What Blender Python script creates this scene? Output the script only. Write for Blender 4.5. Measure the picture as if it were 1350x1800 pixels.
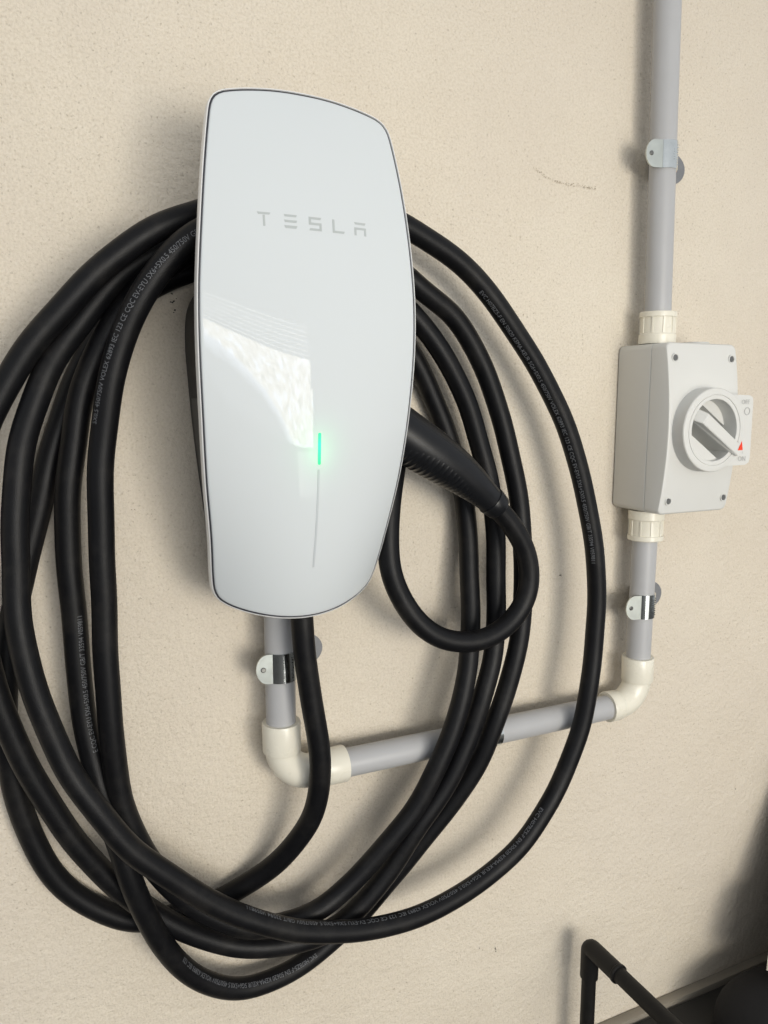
import bpy, bmesh, math, random
import numpy as np
from mathutils import Vector, Matrix
random.seed(4); np.random.seed(4)
R = math.radians
scene = bpy.context.scene
for o in list(bpy.data.objects): bpy.data.objects.remove(o)
col = scene.collection

# ------------------------------------------------------------------ camera
# wall is the plane y=0, x to the right, z up, the room is on the -y side (metres)
YAW, PITCH, DIST, FPX, PW, PH = R(25.0), R(8.4), 0.60, 1352.0, 1350.0, 1800.0
c_fwd = np.array([math.sin(YAW)*math.cos(PITCH), math.cos(YAW)*math.cos(PITCH), -math.sin(PITCH)])
c_rgt = np.array([math.cos(YAW), -math.sin(YAW), 0.0])
c_up = np.cross(c_rgt, c_fwd)
c_pos = np.array([0.0, -DIST, 0.0])
cam = bpy.data.cameras.new('camera'); camo = bpy.data.objects.new('camera', cam); col.objects.link(camo)
cam.sensor_fit = 'HORIZONTAL'; cam.sensor_width = 36.0; cam.lens = 36.0*FPX/PW
cam.clip_start = 0.01; cam.clip_end = 50
M = Matrix.Identity(4)
for i in range(3):
    M[i][0] = c_rgt[i]; M[i][1] = c_up[i]; M[i][2] = -c_fwd[i]; M[i][3] = c_pos[i]
camo.matrix_world = M
scene.camera = camo
scene.render.resolution_x = 768; scene.render.resolution_y = 1024

# ------------------------------------------------------------------ light
world = bpy.data.worlds.new('World'); scene.world = world; world.use_nodes = True
bg = world.node_tree.nodes['Background']
bg.inputs[0].default_value = (0.93, 0.96, 1.0, 1); bg.inputs[1].default_value = 0.68
def area(name, loc, target, sx, sy, power, color):
    l = bpy.data.lights.new(name, 'AREA'); l.shape = 'RECTANGLE'; l.size = sx; l.size_y = sy
    l.energy = power; l.color = color
    o = bpy.data.objects.new(name, l); col.objects.link(o); o.location = loc
    o.rotation_euler = (Vector(target)-Vector(loc)).to_track_quat('-Z', 'Y').to_euler()
    return o
# daylight through the open garage door behind the photographer: trees and sky outside, a parked car
# hiding the lower left of the opening, the slats of the raised door above it
def node(nt, kind, *ins, **kw):
    n = nt.nodes.new(kind)
    for k, v in kw.items(): setattr(n, k, v)
    for i, v in enumerate(ins):
        if v is None: continue
        if hasattr(v, 'is_linked') or hasattr(v, 'links'): nt.links.new(v, n.inputs[i])
        else: n.inputs[i].default_value = v
    return n
def mathn(nt, op, *ins): return node(nt, 'ShaderNodeMath', *ins, operation=op).outputs[0]
def ramp(nt, src, stops):
    r = nt.nodes.new('ShaderNodeValToRGB'); nt.links.new(src, r.inputs[0]); cr = r.color_ramp
    cr.elements[0].position, cr.elements[0].color = stops[0][0], tuple(stops[0][1])+(1,)
    cr.elements[1].position, cr.elements[1].color = stops[-1][0], tuple(stops[-1][1])+(1,)
    for p_, c_ in stops[1:-1]: e_ = cr.elements.new(p_); e_.color = tuple(c_)+(1,)
    return r.outputs[0]
KEY, SC = 60.0, .74         # watts per square metre of opening, scale of the opening about the charger
def opening(x0, x1, z0, z1, name):
    X0, X1, Z0, Z1 = .14+(x0-.14)*SC, .14+(x1-.14)*SC, z0*SC-.01, z1*SC-.01
    o = area(name, ((X0+X1)/2, -.11-2.19*SC, (Z0+Z1)/2), ((X0+X1)/2, 0, (Z0+Z1)/2), X1-X0, Z1-Z0, KEY*(X1-X0)*(Z1-Z0), (1.0, .975, .93))
    o.data.use_nodes = True; nt = o.data.node_tree; gm = nt.nodes.new('ShaderNodeNewGeometry')
    sp = node(nt, 'ShaderNodeSeparateXYZ', gm.outputs['Parametric'])
    return o, nt, nt.nodes['Emission'], gm.outputs['Parametric'], sp.outputs[0], sp.outputs[1]
o, nt, em, uv, U, V = opening(-.42, 1.02, -.52, .46, 'door_daylight')
sc = node(nt, 'ShaderNodeVectorMath', uv, (17.0, 8.0, 1.0), operation='MULTIPLY').outputs[0]
nz = nt.nodes.new('ShaderNodeTexNoise'); nt.links.new(sc, nz.inputs['Vector']); nz.inputs['Scale'].default_value = 1.5; nz.inputs['Detail'].default_value = 9; nz.inputs['Roughness'].default_value = .72; nz.inputs['Distortion'].default_value = .6
trees = ramp(nt, nz.outputs['Fac'], [(.36, (.30, .29, .20)), (.46, (.85, .76, .58)), (.54, (1.15, 1.1, 1.0)), (.62, (1.3, 1.55, 2.1))])
edge = ramp(nt, U, [(0, (.60,)*3), (.20, (.575,)*3), (.34, (.50,)*3), (.45, (.41,)*3), (.55, (.27,)*3), (.63, (.13,)*3), (.68, (.0,)*3)])
n2 = nt.nodes.new('ShaderNodeTexNoise'); nt.links.new(sc, n2.inputs['Vector']); n2.inputs['Scale'].default_value = 1.0; n2.inputs['Detail'].default_value = 3
ed = mathn(nt, 'ADD', edge, mathn(nt, 'MULTIPLY', mathn(nt, 'SUBTRACT', n2.outputs['Fac'], .5), .10))
dv = mathn(nt, 'SUBTRACT', V, ed)
inside = node(nt, 'ShaderNodeMapRange', dv, -.008, .012, 0.0, 1.0).outputs[0]
car = node(nt, 'ShaderNodeMapRange', dv, -.16, .0, .05, .75).outputs[0]
below = node(nt, 'ShaderNodeMapRange', V, .730, .738, 1.0, 0.0).outputs[0]
slat = mathn(nt, 'GREATER_THAN', mathn(nt, 'SINE', mathn(nt, 'MULTIPLY', V, 175.0)), .80)
door = mathn(nt, 'MULTIPLY_ADD', slat, .55, .03)
mx = nt.nodes.new('ShaderNodeMix'); mx.data_type = 'RGBA'; nt.links.new(inside, mx.inputs[0]); nt.links.new(trees, mx.inputs[7])
cc = node(nt, 'ShaderNodeCombineColor', car, mathn(nt, 'MULTIPLY', car, 1.12), mathn(nt, 'MULTIPLY', car, 1.35)); nt.links.new(cc.outputs[0], mx.inputs[6])
m2 = nt.nodes.new('ShaderNodeMix'); m2.data_type = 'RGBA'; nt.links.new(below, m2.inputs[0]); nt.links.new(mx.outputs[2], m2.inputs[7])
cd_ = node(nt, 'ShaderNodeCombineColor', door, door, door); nt.links.new(cd_.outputs[0], m2.inputs[6])
nt.links.new(m2.outputs[2], em.inputs['Color'])
# the driveway below it
o, nt, em, uv, U, V = opening(.60, 1.75, -1.9, -.56, 'driveway_light')
fade = node(nt, 'ShaderNodeMapRange', U, .0, 1.0, .30, .02).outputs[0]
nt.links.new(node(nt, 'ShaderNodeCombineColor', fade, fade, fade).outputs[0], em.inputs['Color'])
scene.view_settings.view_transform = 'Standard'; scene.view_settings.look = 'None'
scene.view_settings.gamma = 1.0; scene.view_settings.exposure = 0.0
scene.view_settings.use_curve_mapping = False

# ------------------------------------------------------------------ helpers
def at(x, y, Y):
    """point seen at photo pixel (x,y) lying Y metres in front of the wall"""
    d = (x-PW/2)*c_rgt-(y-PH/2)*c_up+FPX*c_fwd
    t = (-Y-c_pos[1])/d[1]
    return c_pos+t*d

def mesh_obj(name, verts, faces, mat=None, parent=None, smooth=True, angle=35):
    me = bpy.data.meshes.new(name)
    me.from_pydata([tuple(map(float, v)) for v in verts], [], [tuple(f) for f in faces])
    bm = bmesh.new(); bm.from_mesh(me)
    bmesh.ops.recalc_face_normals(bm, faces=bm.faces)
    if smooth:
        for f in bm.faces: f.smooth = True
        for e in bm.edges:
            if len(e.link_faces) == 2 and e.calc_face_angle(0) > R(angle): e.smooth = False
    bm.to_mesh(me); bm.free()
    o = bpy.data.objects.new(name, me); col.objects.link(o)
    if mat: me.materials.append(mat)
    if parent: o.parent = parent
    return o
def empty(name, loc):
    o = bpy.data.objects.new(name, None); col.objects.link(o); o.empty_display_size = 0.02
    o.location = loc
    return o
def adopt(child, parent):
    """parent without moving (parents here are pure translations)"""
    child.parent = parent
    off = Vector(parent.location)
    p = parent.parent
    while p: off += Vector(p.location); p = p.parent
    child.location = Vector(child.location)-off
def tag(o, label=None, cat=None, group=None, kind=None):
    if label: o['label'] = label
    if cat: o['category'] = cat
    if group: o['group'] = group
    if kind: o['kind'] = kind
    return o

class G:
    """geometry collector"""
    def __init__(s): s.v = []; s.f = []
    def add(s, v, f):
        n = len(s.v); s.v += [tuple(map(float, p)) for p in v]; s.f += [tuple(i+n for i in q) for q in f]
        return s
    def obj(s, name, mat=None, parent=None, smooth=True, angle=35):
        o = mesh_obj(name, s.v, s.f, mat, None, smooth, angle)
        if parent: adopt(o, parent)
        return o
def frames(P):
    P = np.asarray(P, float); n = len(P)
    T = np.gradient(P, axis=0); T /= np.linalg.norm(T, axis=1)[:, None]
    N = np.zeros_like(P); a = np.array([0, -1., 0])
    if abs(T[0]@a) > .9: a = np.array([1., 0, 0])
    N[0] = a-T[0]*(a@T[0]); N[0] /= np.linalg.norm(N[0])
    for i in range(1, n):
        N[i] = N[i-1]-T[i]*(N[i-1]@T[i]); N[i] /= np.linalg.norm(N[i])
    return P, T, N, np.cross(T, N)
def tube(P, r, sides=24, cap=True):
    P, T, N, B = frames(P); n = len(P)
    r = np.broadcast_to(np.asarray(r, float), (n,))
    a = np.linspace(0, 2*math.pi, sides, endpoint=False)
    v = (P[:, None]+r[:, None, None]*(np.cos(a)[None, :, None]*N[:, None]+np.sin(a)[None, :, None]*B[:, None])).reshape(-1, 3)
    f = [(i*sides+j, i*sides+(j+1) % sides, (i+1)*sides+(j+1) % sides, (i+1)*sides+j) for i in range(n-1) for j in range(sides)]
    if cap: f += [tuple(range(sides))[::-1], tuple((n-1)*sides+j for j in range(sides))]
    return v, f
def lathe(o, ax, prof, sides=40, close=True):
    """prof: list of (distance along ax, radius); radius 0 makes a pole"""
    o = np.array(o, float); ax = np.array(ax, float); ax /= np.linalg.norm(ax)
    a = np.array([0, 0, 1.]) if abs(ax[2]) < .9 else np.array([0, -1., 0])
    n = a-ax*(a@ax); n /= np.linalg.norm(n); b = np.cross(ax, n)
    th = np.linspace(0, 2*math.pi, sides, endpoint=False); v = []; f = []
    for h, r in prof: v += [o+ax*h+r*(math.cos(t)*n+math.sin(t)*b) for t in th]
    m = len(prof)
    for i in range(m-1):
        f += [(i*sides+j, i*sides+(j+1) % sides, (i+1)*sides+(j+1) % sides, (i+1)*sides+j) for j in range(sides)]
    if close: f += [tuple(range(sides))[::-1], tuple((m-1)*sides+j for j in range(sides))]
    return v, f
def box(x0, x1, y0, y1, z0, z1):
    v = [(x, y, z) for x in (x0, x1) for y in (y0, y1) for z in (z0, z1)]
    return v, [(0, 1, 3, 2), (4, 6, 7, 5), (0, 4, 5, 1), (2, 3, 7, 6), (0, 2, 6, 4), (1, 5, 7, 3)]
def extrude_poly(pts, y0, y1, ysub=None):
    """pts (x,z) outline, extruded between y=-y0 and y=-y1"""
    n = len(pts)
    v = [(x, -y0, z) for x, z in pts]+[(x, -y1, z) for x, z in pts]
    f = [tuple(range(n)), tuple(range(2*n-1, n-1, -1))]+[(i, (i+1) % n, n+(i+1) % n, n+i) for i in range(n)]
    return v, f
def rrect(cx, cz, w, h, r, k=6):
    p = []
    for sx, sz, a0 in ((1, 1, 0), (-1, 1, 90), (-1, -1, 180), (1, -1, 270)):
        for i in range(k+1):
            a = R(a0+90*i/k); p.append((cx+sx*(w-r)+r*math.cos(a), cz+sz*(h-r)+r*math.sin(a)))
    return p
def bevel_box(x0, x1, y0, y1, z0, z1, r, seg=3):
    bm = bmesh.new(); bmesh.ops.create_cube(bm, size=1)
    for v in bm.verts:
        v.co = ((x0+x1)/2+v.co.x*(x1-x0), (y0+y1)/2+v.co.y*(y1-y0), (z0+z1)/2+v.co.z*(z1-z0))
    bmesh.ops.bevel(bm, geom=list(bm.edges), offset=r, segments=seg, affect='EDGES', profile=.5)
    v = [tuple(q.co) for q in bm.verts]; bm.verts.index_update()
    f = [tuple(q.index for q in p.verts) for p in bm.faces]; bm.free()
    return v, f
def text_mesh(s, size=1.0):
    cu = bpy.data.curves.new('t', 'FONT'); cu.body = s; cu.size = size; cu.resolution_u = 2
    o = bpy.data.objects.new('t', cu); col.objects.link(o)
    dg = bpy.context.evaluated_depsgraph_get(); dg.update()
    me = o.evaluated_get(dg).to_mesh()
    v = np.array([tuple(p.co) for p in me.vertices]); f = [tuple(p.vertices) for p in me.polygons]
    o.evaluated_get(dg).to_mesh_clear()
    bpy.data.objects.remove(o); bpy.data.curves.remove(cu)
    return v, f

# ------------------------------------------------------------------ materials
def newmat(name):
    m = bpy.data.materials.new(name); m.use_nodes = True; nt = m.node_tree
    return m, nt, nt.nodes['Principled BSDF'], nt.nodes, nt.links
def plastic(name, colr, rough=.4, spec=.5, var=.06, scale=60, bump=.0, bscale=900, coat=0, bdist=.0004):
    m, nt, p, N, L = newmat(name)
    tc = N.new('ShaderNodeTexCoord'); nz = N.new('ShaderNodeTexNoise'); nz.inputs['Scale'].default_value = scale
    nz.inputs['Detail'].default_value = 5; L.new(tc.outputs['Object'], nz.inputs['Vector'])
    mx = N.new('ShaderNodeMix'); mx.data_type = 'RGBA'
    mx.inputs[6].default_value = tuple(c*(1-var) for c in colr)+(1,); mx.inputs[7].default_value = tuple(min(1, c*(1+var)) for c in colr)+(1,)
    L.new(nz.outputs['Fac'], mx.inputs[0]); L.new(mx.outputs[2], p.inputs['Base Color'])
    mr = N.new('ShaderNodeMapRange'); mr.inputs[3].default_value = rough*.85; mr.inputs[4].default_value = rough*1.15
    L.new(nz.outputs['Fac'], mr.inputs[0]); L.new(mr.outputs[0], p.inputs['Roughness'])
    p.inputs['Specular IOR Level'].default_value = spec; p.inputs['Coat Weight'].default_value = coat
    if bump:
        n2 = N.new('ShaderNodeTexNoise'); n2.inputs['Scale'].default_value = bscale; n2.inputs['Detail'].default_value = 3
        L.new(tc.outputs['Object'], n2.inputs['Vector'])
        b = N.new('ShaderNodeBump'); b.inputs['Strength'].default_value = bump; b.inputs['Distance'].default_value = bdist
        L.new(n2.outputs['Fac'], b.inputs['Height']); L.new(b.outputs[0], p.inputs['Normal'])
    return m
def wall_material():
    m, nt, p, N, L = newmat('painted_render')
    tc = N.new('ShaderNodeTexCoord')
    def noise(scale, det=4, rough=.55):
        n = N.new('ShaderNodeTexNoise'); n.inputs['Scale'].default_value = scale; n.inputs['Detail'].default_value = det
        n.inputs['Roughness'].default_value = rough; L.new(tc.outputs['Object'], n.inputs['Vector']); return n
    def mrange(src, a, b, c, d):
        r = N.new('ShaderNodeMapRange'); L.new(src, r.inputs[0])
        for i, q in enumerate((a, b, c, d)): r.inputs[i+1].default_value = q
        return r.outputs[0]
    def mixc(fac, c1, c2):
        x = N.new('ShaderNodeMix'); x.data_type = 'RGBA'; L.new(fac, x.inputs[0])
        for k, c in ((6, c1), (7, c2)):
            if isinstance(c, tuple): x.inputs[k].default_value = c+(1,)
            else: L.new(c, x.inputs[k])
        return x.outputs[2]
    big = noise(3.2, 5, .6); mid = noise(22, 4); fine = noise(520, 3, .65); pit = noise(430, 2, .5); pit2 = noise(95, 1, .4)
    c = mixc(mrange(big.outputs['Fac'], .3, .7, 0, 1), (.655, .583, .477), (.70, .638, .535))
    c = mixc(mrange(mid.outputs['Fac'], .35, .75, 0, .35), c, (.62, .555, .455))
    c = mixc(mrange(fine.outputs['Fac'], .36, .58, .30, 0), c, (.40, .335, .24))
    # pinholes and grit specks
    patch = noise(2.1, 4, .65); patch.inputs['Distortion'].default_value = .8
    c = mixc(mrange(patch.outputs['Fac'], .45, .75, 0, .55), c, (.60, .535, .455))
    dens = mrange(noise(5.5, 3, .6).outputs['Fac'], .36, .66, .12, .62)
    pm = N.new('ShaderNodeMath'); pm.operation = 'MULTIPLY'; L.new(mrange(pit.outputs['Fac'], .64, .71, 0, 1), pm.inputs[0]); L.new(dens, pm.inputs[1])
    c = mixc(pm.outputs[0], c, (.27, .22, .16))
    vor = N.new('ShaderNodeTexVoronoi'); vor.inputs['Scale'].default_value = 110; L.new(tc.outputs['Object'], vor.inputs['Vector'])
    sep = N.new('ShaderNodeSeparateColor'); L.new(vor.outputs['Color'], sep.inputs[0])
    sel = mrange(sep.outputs[0], .84, .9, 0, 1); dot = mrange(vor.outputs['Distance'], .03, .12, .5, 0)
    mm = N.new('ShaderNodeMath'); mm.operation = 'MULTIPLY'; L.new(sel, mm.inputs[0]); L.new(dot, mm.inputs[1])
    c = mixc(mm.outputs[0], c, (.22, .175, .12))
    L.new(c, p.inputs['Base Color'])
    p.inputs['Roughness'].default_value = .62; p.inputs['Specular IOR Level'].default_value = .3
    # relief: trowelled render, fine grain, pits
    add = None
    for src, w in ((mid.outputs['Fac'], 1.2), (noise(170, 3).outputs['Fac'], 1.5), (fine.outputs['Fac'], .6), (mrange(pit.outputs['Fac'], .6, .7, 0, -1), .2), (big.outputs['Fac'], 3.0), (noise(8, 3).outputs['Fac'], 6.0)):
        q = N.new('ShaderNodeMath'); q.operation = 'MULTIPLY'; L.new(src, q.inputs[0]); q.inputs[1].default_value = w
        if add is None: add = q.outputs[0]
        else:
            s = N.new('ShaderNodeMath'); s.operation = 'ADD'; L.new(add, s.inputs[0]); L.new(q.outputs[0], s.inputs[1]); add = s.outputs[0]
    b = N.new('ShaderNodeBump'); b.inputs['Strength'].default_value = 1.0; b.inputs['Distance'].default_value = .0011
    L.new(add, b.inputs['Height']); L.new(b.outputs[0], p.inputs['Normal'])
    return m
def flat(name, colr, rough=.6, spec=.3):
    m, nt, p, N, L = newmat(name); p.inputs['Base Color'].default_value = colr+(1,)
    p.inputs['Roughness'].default_value = rough; p.inputs['Specular IOR Level'].default_value = spec
    return m
def metal(name, colr, rough, bump=.15, bscale=500):
    m = plastic(name, colr, rough, .5, .12, 120, bump, bscale)
    m.node_tree.nodes['Principled BSDF'].inputs['Metallic'].default_value = 1.0
    return m
M_wall = wall_material()
M_glass = plastic('white_glass', (.565, .598, .612), .02, .135, .008, 6)
M_bezel = plastic('bezel_white', (.78, .78, .77), .25, .5, .02)
M_gasket = plastic('gasket_dark', (.035, .035, .045), .35)
M_body = plastic('body_charcoal', (.014, .0145, .016), .5, .25, .1, 80, .25, 1500)
M_label = plastic('label_grey', (.04, .041, .043), .4, .4, .05)
M_labelprint = flat('label_print', (.10, .10, .10), .5)
M_logo = plastic('logo_grey', (.40, .43, .43), .3, .3, .02)
M_groove = plastic('groove_grey', (.45, .48, .5), .4, .3, .02)
M_cable = plastic('cable_rubber', (.0042, .0043, .0052), .45, .2, .3, 140, .5, 1300, 0, .00025)
_nt = M_cable.node_tree; _p = _nt.nodes['Principled BSDF']; _src = _p.inputs['Base Color'].links[0].from_socket
_tc = _nt.nodes.new('ShaderNodeTexCoord'); _nz = _nt.nodes.new('ShaderNodeTexNoise'); _nz.inputs['Scale'].default_value = 28; _nz.inputs['Detail'].default_value = 8; _nz.inputs['Roughness'].default_value = .7
_nt.links.new(_tc.outputs['Object'], _nz.inputs['Vector']); _mr = _nt.nodes.new('ShaderNodeMapRange'); _nt.links.new(_nz.outputs['Fac'], _mr.inputs[0])
for _i, _q in enumerate((.5, .8, .0, .30)): _mr.inputs[_i+1].default_value = _q
_mx = _nt.nodes.new('ShaderNodeMix'); _mx.data_type = 'RGBA'; _nt.links.new(_mr.outputs[0], _mx.inputs[0]); _nt.links.new(_src, _mx.inputs[6]); _mx.inputs[7].default_value = (.05, .046, .04, 1)
_nt.links.new(_mx.outputs[2], _p.inputs['Base Color'])
M_handle = plastic('handle_black', (.0065, .007, .0085), .36, .3, .15, 90, .12, 1800, 0, .0002)
M_print = flat('cable_print', (.125, .13, .14), .6)
M_pvc = plastic('pvc_grey', (.398, .40, .406), .38, .35, .05, 45, .06, 300)
M_cream = plastic('fitting_cream', (.71, .68, .58), .28, .45, .04, 50)
M_switch = plastic('switch_grey', (.60, .60, .575), .45, .4, .02, 40, .05, 900)
M_switchink = flat('switch_ink', (.40, .40, .39), .5)
M_red = flat('pointer_red', (.75, .055, .02), .4)
M_zinc = metal('zinc_plate', (.70, .73, .72), .16, .12, 260)
M_zincear = metal('zinc_ear', (.52, .55, .52), .38, .12, 260)
M_zincdull = plastic('zinc_dull', (.17, .175, .185), .5, .5, .2, 200)
M_brass = metal('brass_screw', (.80, .42, .16), .3)
M_screwdark = metal('screw_dark', (.22, .22, .21), .4)
M_dark = flat('hole_dark', (.02, .02, .02), .7)
M_blackpipe = plastic('rack_black', (.010, .0095, .009), .5, .22, .3, 70, .2, 700)
M_blackcase = plastic('case_black', (.012, .012, .012), .55, .3, .3, 40, .2, 500)
M_bag = plastic('bag_fabric', (.011, .011, .012), .75, .2, .3, 60, .5, 1100)
M_board = plastic('board_black', (.024, .018, .013), .6, .3, .3)
M_trim = metal('trim_silver', (.7, .7, .7), .25)
M_skirt = plastic('skirting_paint', (.23, .205, .165), .6, .3, .2, 30)
M_floor = plastic('garage_floor', (.06, .058, .055), .8, .3, .2, 30, .4, 200)
M_scuff = flat('scuff_dark', (.33, .27, .19), .8)
M_scuffdark = flat('scuff_black', (.05, .045, .04), .8)
mled, nt, p, N, L = newmat('status_led'); p.inputs['Base Color'].default_value = (.02, .5, .25, 1)
tc = N.new('ShaderNodeTexCoord'); sp = N.new('ShaderNodeSeparateXYZ'); L.new(tc.outputs['Generated'], sp.inputs[0])
rp = N.new('ShaderNodeValToRGB'); L.new(sp.outputs['Z'], rp.inputs[0])
rp.color_ramp.elements[0].color = (.0, .55, .06, 1); rp.color_ramp.elements[1].color = (.0, .50, .10, 1)
e = rp.color_ramp.elements.new(.35); e.color = (0, .85, .22, 1); e = rp.color_ramp.elements.new(.65); e.color = (.0, .85, .36, 1)
L.new(rp.outputs[0], p.inputs['Emission Color']); p.inputs['Emission Strength'].default_value = 1.15

# ------------------------------------------------------------------ setting
wall = mesh_obj('wall', [(-3, 0, -.80), (3, 0, -.80), (3, 0, 2.0), (-3, 0, 2.0)], [(0, 1, 2, 3)], M_wall, None, False)
tag(wall, kind='structure')
floor = mesh_obj('floor', [(-3, 0, -.80), (3, 0, -.80), (3, -4, -.80), (-3, -4, -.80)], [(0, 1, 2, 3)], M_floor, None, False)
tag(floor, kind='structure')
skirt = G().add(*bevel_box(-3, 3, -.0125, 0, -.80, -.697, .002, 2)).obj('skirting_board', M_skirt); tag(skirt, kind='structure')

def scuff(pts, width, mat, n, jitter, Y=.0004):
    """broken scratch: many tiny chips scattered along a polyline on the wall"""
    pts = np.array([at(x, y, 0)[[0, 2]] for x, y in pts]); g = G()
    seg = np.linalg.norm(np.diff(pts, axis=0), axis=1); cum = np.r_[0, np.cumsum(seg)]
    for i in range(n):
        s = random.random()*cum[-1]; x = np.interp(s, cum, pts[:, 0])+random.gauss(0, jitter); z = np.interp(s, cum, pts[:, 1])+random.gauss(0, jitter)
        r = width*random.uniform(.4, 1.2); a0 = random.random()*6
        poly = [(x+r*random.uniform(.6, 1.3)*math.cos(a0+k*1.047), z+r*random.uniform(.35, .8)*math.sin(a0+k*1.047)) for k in range(6)]
        g.add([(px, -Y, pz) for px, pz in poly], [tuple(range(6))])
    return g.obj('scuff_mark', mat, wall, False)
scuff([(935, 293), (960, 312), (985, 322), (1010, 326), (1048, 332)], .00055, M_scuff, 120, .0007)
scuff([(1023, 560), (1024, 622)], .0004, M_scuff, 22, .0004)
scuff([(984, 1008), (986, 1014)], .0009, M_scuffdark, 5, .0005)
scuff([(870, 1666), (872, 1673)], .0008, M_scuffdark, 5, .0004)
scuff([(842, 1666), (843, 1668)], .0006, M_scuffdark, 3, .0003)
scuff([(1292, 1385), (1294, 1395)], .0006, M_scuffdark, 5, .0004)
scuff([(1160, 1555), (1225, 1565)], .0006, M_scuff, 12, .0012)
scuff([(300, 515), (310, 550)], .0009, M_scuffdark, 9, .0018)
scuff([(220, 897), (275, 905)], .0006, M_scuff, 6, .001)

# ------------------------------------------------------------------ wall charger
XC = .1790
root = empty('wall_charger', (XC, 0, -.158))
tag(root, 'white glass-fronted car charger with green status light, mounted on beige wall', 'charger')
ze = np.array([.19, .15, .11, .06, 0, -.05, -.09, -.13, -.16]); ye = np.array([.090, .099, .104, .107, .1015, .0925, .081, .066, .054])
zc = np.array([.19, .15, .11, .06, .02, -.026, -.07, -.115, -.14, -.16]); yc = np.array([.0925, .104, .1095, .1135, .115, .1145, .109, .099, .090, .0815])
pe = np.polyfit(ze, ye, 4); pc = np.polyfit(zc, yc, 4)
pw = np.polyfit([.20, .17, .143, .1166, .086, .05, .02, -.008, -.054, -.0945, -.1345, -.16], [.061, .0655, .0695, .0725, .0755, .0772, .0772, .0762, .0730, .0685, .0625, .0575], 4)
def face_depth(x, z):
    a, b = np.polyval(pe, z), np.polyval(pc, z); t = np.minimum(1.1, abs(x)/np.polyval(pw, z))
    return a+(b-a)*(1-t**2)-.035*x
half = [(0, .1963), (.018, .1957), (.034, .1937), (.047, .1911), (.0545, .1888), (.0595, .1853), (.0625, .1800), (.0645, .1715), (.0690, .143), (.0722, .1166), (.0752, .086),
        (.0767, .063), (.0771, .032), (.0757, -.008), (.0728, -.054), (.0684, -.0945), (.0652, -.1265), (.0636, -.1355), (.0602, -.1427), (.0535, -.1478), (.044, -.1518), (.032, -.1552), (.017, -.1578), (0, -.1588)]
def smooth_closed(pts, n):
    pts = np.array(pts); m = len(pts); out = []
    for i in range(m):
        p0, p1, p2, p3 = pts[i-1], pts[i], pts[(i+1) % m], pts[(i+2) % m]
        for k in range(8):
            t = k/8; t0, t1, t2, t3 = 0., 1., 2., 3.
            d1 = np.linalg.norm(p1-p0)**.5; d2 = np.linalg.norm(p2-p1)**.5; d3 = np.linalg.norm(p3-p2)**.5
            m1 = d2*((p1-p0)/d1-(p2-p0)/(d1+d2)+(p2-p1)/d2); m2 = d2*((p2-p1)/d2-(p3-p1)/(d2+d3)+(p3-p2)/d3)
            out.append((2*t**3-3*t**2+1)*p1+(t**3-2*t**2+t)*m1+(-2*t**3+3*t**2)*p2+(t**3-t**2)*m2)
    out = np.array(out); L_ = np.r_[0, np.cumsum(np.linalg.norm(np.diff(np.vstack([out, out[:1]]), axis=0), axis=1))]
    s = np.linspace(0, L_[-1], n, endpoint=False); o2 = np.vstack([out, out[:1]])
    return np.c_[np.interp(s, L_, o2[:, 0]), np.interp(s, L_, o2[:, 1])]
OUT = smooth_closed(half+[(-x, z) for x, z in half[-2:0:-1]], 240)
OUT = np.c_[OUT[:, 0]*1.008, OUT[:, 1]*(1+.008*(OUT[:, 1] > 0))-.006*OUT[:, 0]]
def inset(o, d):
    t = np.roll(o, -1, 0)-np.roll(o, 1, 0); t /= np.linalg.norm(t, axis=1)[:, None]
    n = np.c_[t[:, 1], -t[:, 0]]; n *= -np.sign((n*(o-[0, .02])).sum(1))[:, None]
    return o+n*d
def plate(rings, fill_to_depth, back=None):
    """rings: list of (outline, depth offset from face surface) outside -> inside, closed by a smooth radial fill"""
    g = G(); n = len(OUT); v = []; f = []
    allr = list(rings)
    base, off = rings[-1]
    for s in (.985, .96, .92, .86, .78, .68, .57, .46, .35, .24, .13, .05):
        allr.append((np.c_[base[:, 0]*s, .02+(base[:, 1]-.02)*s], off))
    for o, d in allr:
        v += [(XC+x, -(face_depth(x, z)+d), z) for x, z in o]
    for i in range(len(allr)-1):
        f += [(i*n+j, i*n+(j+1) % n, (i+1)*n+(j+1) % n, (i+1)*n+j) for j in range(n)]
    v.append((XC, -(face_depth(0, .02)+off), .02)); k = (len(allr)-1)*n
    f += [(k+j, k+(j+1) % n, len(v)-1) for j in range(n)]
    if back is not None:
        f.append(tuple(range(n)))
    return g.add(v, f)
bez = plate([(inset(OUT, .004), -.013), (inset(OUT, .0008), -.012), (OUT, -.0075), (OUT, -.0008), (inset(OUT, .0003), -.0002), (inset(OUT, .0007), -.0001), (inset(OUT, .00085), -.0004), (inset(OUT, .0009), -.0035)], True, True).obj('face_bezel', M_bezel, root)
gas = plate([(inset(OUT, .00088), -.0034), (inset(OUT, .0009), -.0017), (inset(OUT, .0012), -.0016)], True).obj('gasket', M_gasket, root)
glass = plate([(inset(OUT, .0021), -.0020), (inset(OUT, .0021), -.0009), (inset(OUT, .00225), -.0004), (inset(OUT, .0026), -.0001), (inset(OUT, .0032), 0)], True).obj('glass_face', M_glass, root)
def on_face(name, polys, lift, mat):
    g = G()
    for poly in polys:
        n = len(poly)
        v = [(XC+x, -(face_depth(x, z)+lift), z) for x, z in poly]+[(XC+x, -(face_depth(x, z)-.0004), z) for x, z in poly]
        g.add(v, [tuple(range(n))]+[(i, (i+1) % n, n+(i+1) % n, n+i) for i in range(n)])
    return g.obj(name, mat, glass, False)
LW, LH = .0044, .0043
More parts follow.
